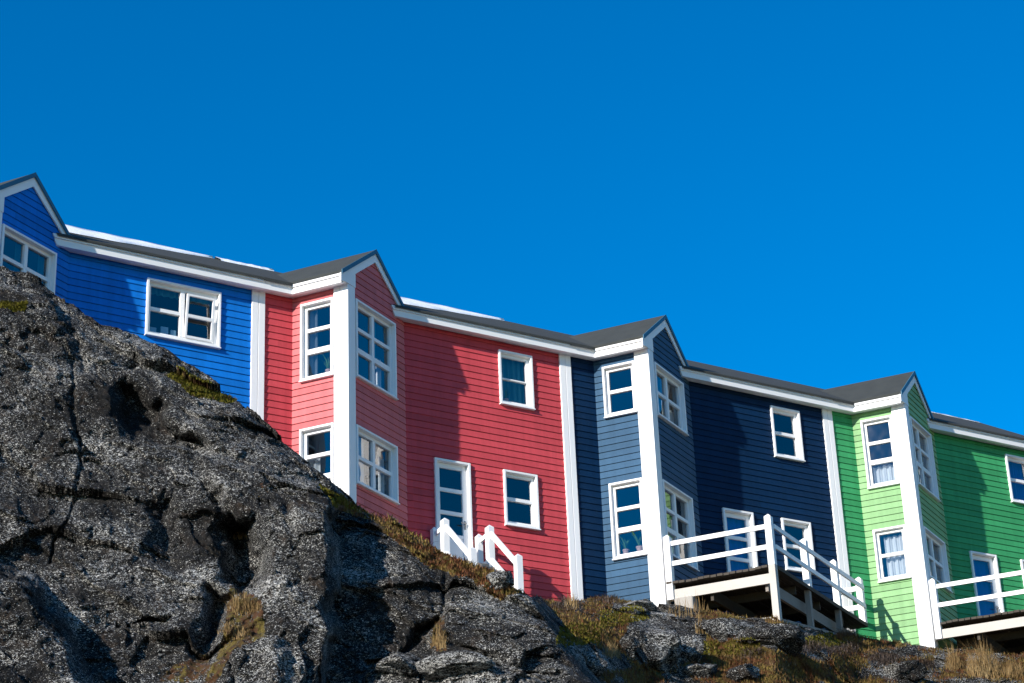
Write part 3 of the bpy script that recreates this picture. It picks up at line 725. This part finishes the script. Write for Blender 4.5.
def facets(p, cell, k, s):
    # blocky fracture: every cell of a warped Voronoi lattice is its own slightly tilted plane
    q = p/cell; i0 = np.floor(q).astype(np.int64); best = np.full(len(p), 1e9); out = np.zeros(len(p))
    for dx in (-1, 0, 1):
        for dy in (-1, 0, 1):
            for dz in (-1, 0, 1):
                a, b, c = i0[:, 0]+dx, i0[:, 1]+dy, i0[:, 2]+dz
                sd = np.stack([a+.5+.42*_hash(a, b, c, s), b+.5+.42*_hash(a, b, c, s+1), c+.5+.42*_hash(a, b, c, s+2)], 1)
                e = q-sd; d = (e*e).sum(1); m_ = d < best; best = np.where(m_, d, best)
                v = e[:, 0]*_hash(a, b, c, s+3)+e[:, 1]*_hash(a, b, c, s+4)+e[:, 2]*_hash(a, b, c, s+5)+.10*_hash(a, b, c, s+6)
                out = np.where(m_, v, out)
    return out*cell*k
def displace(P_, w8=1.0):
    wp = P_+np.stack([vnoise(P_*1.7, 101), vnoise(P_*1.7, 102), vnoise(P_*1.7, 103)], 1)*.12
    wp = wp@np.array([[.8, -.6, 0], [.6, .8, 0], [0, 0, 1]])@np.array([[.75, 0, .66], [0, 1, 0], [-.66, 0, .75]])
    fc = facets(wp*np.array([1, 1, 1.8]), 1.9, .16, 200)+facets(wp*np.array([1, 1, 1.6]), .62, .17, 300)+facets(wp, .22, .22, 400)
    q = P_*1.0
    big = fbm(q*.55, 3, 1); mid = fbm(q*1.7, 4, 21, ridge=True); fine = fbm(q*5.0, 5, 41, .68)
    ter = fbm(q*np.array([2.2, 2.2, 5.0]), 3, 61); ter = np.floor(ter*4)/4+.25*sstep((ter*4-np.floor(ter*4))*2-.5)
    return big*.22+mid*.05+fine*.07+fc
def surf(px, py, rough=1.0):
    hx, hy, te = rays(px, py); r = rdist(px, py)
    P_ = np.stack([hx*r, hy*r, te*r], 1)
    amp = np.interp(px, [500, 580], [1, .85])*rough
    d = displace(P_)*amp
    P_[:, 0] -= hx*d*.9; P_[:, 1] -= hy*d*.9
    v = fbm(P_*np.array([3.1, 3.1, 3.1]), 4, 77, .6)*.06*amp
    P_[:, 2] += v
    return P_
cols = np.concatenate([np.linspace(-700, -40, 80, endpoint=False), np.arange(-40, 1070, 1.0), np.linspace(1070, 1500, 60)])
nc = len(cols)
v1 = np.linspace(0, 1, 400); rowsP = []
sil = np.interp(cols, KX, KS)
grid = []
mossl = []
back = [13., 11., 9.0, 7.5, 6.0, 4.2, 3.0, 2.2, 1.5, 1.0, .6, .3, .12]
zb_ = 13.78
crest = surf(cols, sil+.01)
hx, hy, te = rays(cols, sil); rcr = np.hypot(crest[:, 0], crest[:, 1])
for s_ in [40.0, 20.0]+back:
    r = rcr+s_; q = sstep(np.array([s_/2.6]))[0]
    tec = crest[:, 2]/rcr
    z = np.minimum(crest[:, 2]+(tec-.05)*s_-.05*min(s_, 1), zb_) if s_ < 21 else np.full(nc, zb_-6)
    z = np.where(crest[:, 2] > zb_, zb_+(crest[:, 2]-zb_)*(1-q), z) if s_ < 21 else z
    P_ = np.stack([crest[:, 0]/rcr*r, crest[:, 1]/rcr*r, z], 1)
    P_[:, 2] += (fbm(P_*.8, 3, 3)-.6)*.08*min(1, s_)
    grid.append(P_); mossl.append(np.full(nc, .6)*(cols > 560))
for v in v1:
    py = sil+v*(702-sil)+.01; grid.append(surf(cols, py)); mossl.append(moss_mask(cols, py))
for py in (712, 725, 745, 770, 800, 840, 890, 950, 1020, 1100):
    pp = np.maximum(np.full(nc, float(py)), sil+10); P_ = surf(cols, pp)
    grid.append(P_); mossl.append(np.full(nc, .2))
last = grid[-1]; rl = np.hypot(last[:, 0], last[:, 1]); f_ = np.maximum(rl-5, 6)/rl
grid.append(np.stack([last[:, 0]*f_, last[:, 1]*f_, np.full(nc, -1.95)], 1)); mossl.append(np.full(nc, .3))
V = np.concatenate(grid)*SC; V[:, 2] += CAMZ; nr = len(grid)
idx = np.arange(nr*nc).reshape(nr, nc)
F = np.stack([idx[:-1, :-1], idx[1:, :-1], idx[1:, 1:], idx[:-1, 1:]], -1).reshape(-1, 4)
def bigmesh(name, V, F, mat, smooth=True, attrs={}):
    me = bpy.data.meshes.new(name); k = F.shape[1]
    me.vertices.add(len(V)); me.vertices.foreach_set('co', V.astype(np.float32).ravel())
    me.loops.add(F.size); me.loops.foreach_set('vertex_index', F.astype(np.int32).ravel())
    me.polygons.add(len(F)); me.polygons.foreach_set('loop_start', np.arange(0, F.size, k, dtype=np.int32))
    if smooth: me.polygons.foreach_set('use_smooth', np.ones(len(F), bool))
    for a, val in attrs.items():
        at = me.attributes.new(a, 'FLOAT', 'POINT'); at.data.foreach_set('value', val.astype(np.float32))
    me.update(); me.validate(); me.materials.append(mat)
    o = bpy.data.objects.new(name, me); COL.objects.link(o); return o
hill = bigmesh('rocky_hillside', V, F, M['rock'], True, {'moss': np.concatenate(mossl)})
tag(hill, kind='structure')
mb = MB(); nseg = 64
ring = [(600*math.cos(2*math.pi*i/nseg), 600*math.sin(2*math.pi*i/nseg), -1.78) for i in range(nseg)]
mb.f.append(tuple(range(nseg))); mb.v += ring
g_ = mb.build('ground', M['boulder'], None, (0, 0, 0)); g_.location = (0, 0, CAMZ); tag(g_, kind='structure')

# ------------------------------------------------------------------ ground cover (stuff): short heath, moss and grass blades
def blades(pos, h, lean, wd, seg=2):
    n_ = len(pos); an = rng.random(n_)*6.283; l = lean*rng.random(n_)
    dirx, diry = np.cos(an), np.sin(an); sx, sy_ = -diry*wd, dirx*wd
    p0 = pos; top = pos+np.stack([dirx*l*h, diry*l*h, h*(1-.25*l)], 1)
    midp = pos+np.stack([dirx*l*h*.3, diry*l*h*.3, h*.55], 1); s_ = np.stack([sx, sy_, sx*0], 1)
    V_ = np.stack([p0-s_, p0+s_, midp+s_*.7, midp-s_*.7, top], 1).reshape(-1, 3)
    b = np.arange(n_)*5
    F_ = np.concatenate([np.stack([b, b+1, b+2], 1), np.stack([b, b+2, b+3], 1), np.stack([b+3, b+2, b+4], 1)])
    return V_, F_
def scatter(nn, x0, x1, y0f, y1, thr=.35, poly=None):
    px = rng.uniform(x0, x1, nn); s_ = np.interp(px, KX, KS); py = s_+rng.random(nn)**1.0*(y1-s_) if poly is None else rng.uniform(y0f, y1, nn)
    if poly is not None:
        k = sdpoly(px, py, poly) > 0; px, py = px[k], py[k]
    else:
        k = moss_mask(px, py)+.25*(rng.random(nn)-.5) > thr; px, py = px[k], py[k]
    return px, py, surf(px, py)
def stuffmesh(name, parts, mat):
    V_ = []; F_ = []; off = 0
    for v, f in parts: V_.append(v); F_.append(f+off); off += len(v)
    V_ = np.concatenate(V_)*SC; V_[:, 2] += CAMZ
    return bigmesh(name, V_, np.concatenate(F_), mat, False)
px, py, P_ = scatter(80000, 530, 1090, 0, 700, .42)
hh = (.035+.075*rng.random(len(P_)))*(1+.8*np.clip(fbm(P_*.8, 2, 90), 0, 1))
parts = [blades(P_-np.array([0, 0, .02]), hh, 1.5, .008)]
px, py, P_ = scatter(12000, 340, 530, 0, 610, .42)
parts.append(blades(P_-np.array([0, 0, .02]), .04+.09*rng.random(len(P_)), 1.4, .012))
tag(stuffmesh('heath_cover', parts, M['cover']), kind='stuff', label='rust, olive and brown heath plants covering the slope below the houses', cat='ground cover')
parts = []
for poly, nn in (([(166, 372), (178, 370), (238, 398), (226, 402), (190, 392)], 9000), ([(0, 303), (28, 306), (24, 313), (0, 308)], 2000), ([(318, 486), (350, 498), (362, 510), (330, 502)], 4000),
                 ([(600, 612), (640, 606), (650, 618), (600, 630)], 5000), ([(700, 640), (760, 640), (760, 655), (700, 655)], 3000), ([(800, 640), (830, 632), (850, 645), (810, 648)], 3000), ([(560, 628), (600, 622), (600, 645), (556, 645)], 4000)):
    xs_ = [q[0] for q in poly]; ys_ = [q[1] for q in poly]
    px, py, P_ = scatter(nn, min(xs_), max(xs_), min(ys_), max(ys_), poly=poly)
    parts.append(blades(P_-np.array([0, 0, .015]), .02+.05*rng.random(len(P_)), 1.3, .014))
tag(stuffmesh('yellow_moss', parts, M['moss']), kind='stuff', label='yellow-green moss cushions on ledges of the rock', cat='moss')

# distinct dry grass tufts
def tuft(px, py, rad, n_, hmin, hmax, label, mat='straw', lean=.9, wd=.0055):
    c = surf(np.array([float(px)]), np.array([float(py)]))[0]
    rp_ = rad*2068/np.linalg.norm(c); a = rng.random(n_)*6.283; q = np.sqrt(rng.random(n_))
    ax = px+np.cos(a)*q*rp_; ay = py+np.sin(a)*q*rp_*.32; ay = np.maximum(ay, np.interp(ax, KX, KS)+.05)
    pos = surf(ax, ay)-c; pos[:, 2] -= .03
    clump = .5+.5*fbm(pos*6+c, 2, 12); h = rng.uniform(hmin, hmax, n_)*(1-.65*q*q)*(.55+.9*clump)
    V_, F_ = blades(pos, h, lean, wd)
    me = bigmesh('grass_tuft' if mat == 'straw' else 'heather_shrub', V_*SC, F_, M[mat], False); me.location = W(c)
    return tag(me, label, 'grass' if mat == 'straw' else 'shrub', 'dry grass tufts' if mat == 'straw' else 'grey twiggy shrubs')
tuft(240, 538, .12, 120, .08, .22, 'small pale grass tuft high in the dark hollow of the big rock', lean=1.2)
tuft(245, 612, .3, 420, .12, .38, 'rusty golden grass tuft below the dark hollow of the big rock', lean=1.3)
tuft(236, 636, .28, 320, .1, .3, 'golden grass tuft spilling over the small boulder at the foot of the big rock', lean=1.4)
tuft(439, 648, .14, 160, .2, .55, 'thin upright straw tuft in the cleft between the two rocks')
tuft(985, 674, .42, 620, .5, 1.15, 'tall golden grass clump below the green deck, widest of the clumps there', lean=.9)
tuft(955, 668, .22, 240, .4, .9, 'tall golden grass clump left of the widest clump below the green deck', lean=.9)
tuft(1014, 676, .3, 260, .3, .7, 'golden grass clump at the right edge of the picture', lean=.9)
tuft(700, 632, .10, 40, .3, .7, 'few thin pale stalks on the slope left of the navy deck corner', lean=.4)
tuft(612, 655, .18, 200, .15, .45, 'bleached straw tuft beside the right foot of the lichen rock')
tuft(690, 612, .5, 90, .2, .6, 'sparse dry stalks in front of the dark space under the navy deck', lean=.5)
tuft(572, 608, .16, 160, .15, .5, 'loose dry stalks in front of the white board between red and navy', lean=.4)
for (px, py, r_, n_, h0, h1, lb) in ((566, 607, .45, 900, .1, .34, 'grey twiggy shrub in front of the red and white corner board'),
        (606, 601, .5, 800, .08, .28, 'pinkish twiggy shrub at the foot of the navy bay'),
        (845, 652, .55, 1000, .12, .36, 'grey twiggy shrub below the right end of the navy deck'),
        (885, 660, .55, 1000, .12, .36, 'grey twiggy shrub below the green bay corner'),
        (812, 648, .5, 800, .1, .32, 'grey twiggy shrub below the ground beam of the navy deck'),
        (920, 664, .5, 800, .1, .34, 'grey twiggy shrub beside the tall golden grass'),
        (752, 655, .45, 500, .08, .26, 'low grey shrub on the slope below the navy deck corner post'),
        (848, 634, .3, 420, .15, .42, 'small reddish shrub under the end of the navy deck')):
    tuft(px, py, r_*.8, n_, h0*.6, h1*.85, lb, 'twig', 2.3, .006)

# ------------------------------------------------------------------ boulders
def boulder(px, py, sx, sy_, sz, label, mat='boulder', sink=.35, name='boulder'):
    c = surf(np.array([float(px)]), np.array([float(py)]))[0]
    bm = bmesh.new(); bmesh.ops.create_icosphere(bm, subdivisions=5, radius=1)
    Q = np.array([v.co[:] for v in bm.verts]); s_ = rng.integers(0, 1000)
    # facet it: clip against random planes
    for i in range(9):
        nrm = rng.normal(size=3); nrm /= np.linalg.norm(nrm); lim = rng.uniform(.62, .88); d = Q@nrm
        Q -= np.outer(np.maximum(d-lim, 0), nrm)
    Q += np.sign(Q)*0; Q *= (1+facets(Q*1.0+s_, .8, .28, 500))[:, None]
    Q *= (1+.06*fbm(Q*2+s_, 4, 5, .6)+.035*fbm(Q*9+s_, 3, 9))[:, None]
    Q *= np.array([sx, sy_, sz])*SC; an = rng.random()*3; ca, sa = math.cos(an), math.sin(an)
    for v, q in zip(bm.verts, Q): v.co = (q[0]*ca-q[1]*sa, q[0]*sa+q[1]*ca, q[2]+sz*SC*(1-sink*1.0)-.0)
    for f in bm.faces: f.smooth = True
    me = bpy.data.meshes.new(name); bm.to_mesh(me); bm.free(); me.materials.append(M[mat])
    o = bpy.data.objects.new(name, me); COL.objects.link(o); q = W(c); o.location = (q[0], q[1], q[2]-sz*SC*.5)
    return tag(o, label, 'boulder', 'loose boulders on the slope')
for b_ in ((650, 655, .66, .6, .55, 'largest dark lichen boulder on the slope below the navy corner board'),
           (686, 655, .5, .45, .38, 'dark boulder just right of the largest one'),
           (636, 606, .42, .35, .16, 'flat pale grey stone in the moss at the foot of the navy bay', 'paleboulder'),
           (628, 650, .22, .25, .24, 'small pale stone against the left side of the largest boulder', 'paleboulder'),
           (592, 664, .28, .25, .22, 'pale angular stone right of the lichen rock foot', 'paleboulder'),
           (722, 634, .75, .5, .34, 'grey rock below the front beam of the navy deck'),
           (775, 640, .8, .5, .32, 'grey rock right under the corner post of the navy deck'),
           (905, 676, .55, .5, .25, 'low dark stone at the bottom below the green bay'),
           (700, 676, .4, .4, .22, 'pale stone at the bottom edge right of the dark boulders', 'paleboulder'),
           (745, 678, .5, .4, .22, 'mottled stone at the bottom edge below the navy deck'),
           (400, 668, .5, .4, .2, 'pale slab at the foot of the cleft between the rocks', 'paleboulder'),
           (455, 672, .6, .4, .22, 'pale slab at the bottom under the right lichen rock', 'paleboulder'),
           (500, 590, .3, .28, .2, 'dark stone beside the lowest post of the white steps')):
    boulder(*b_)
# concrete block carrying the deck beam
o2 = HO(2); mb = MB(); 
def Pd(a, b, z): q = B2+dL*a+dR*b; return np.array([q[0], q[1], z])+o2
c0 = Pd(.42, .0, -4.25); mb.prism([Pd(.28, -.12, -4.3), Pd(.72, -.12, -4.3), Pd(.72, .2, -4.3), Pd(.28, .2, -4.3)], (0, 0, .44))
tag(loose(mb, 'concrete_block', 'concrete', Pd(.5, 0, -4.3), bevel=.015), 'pale concrete block under the left end of the navy deck beam', 'block')
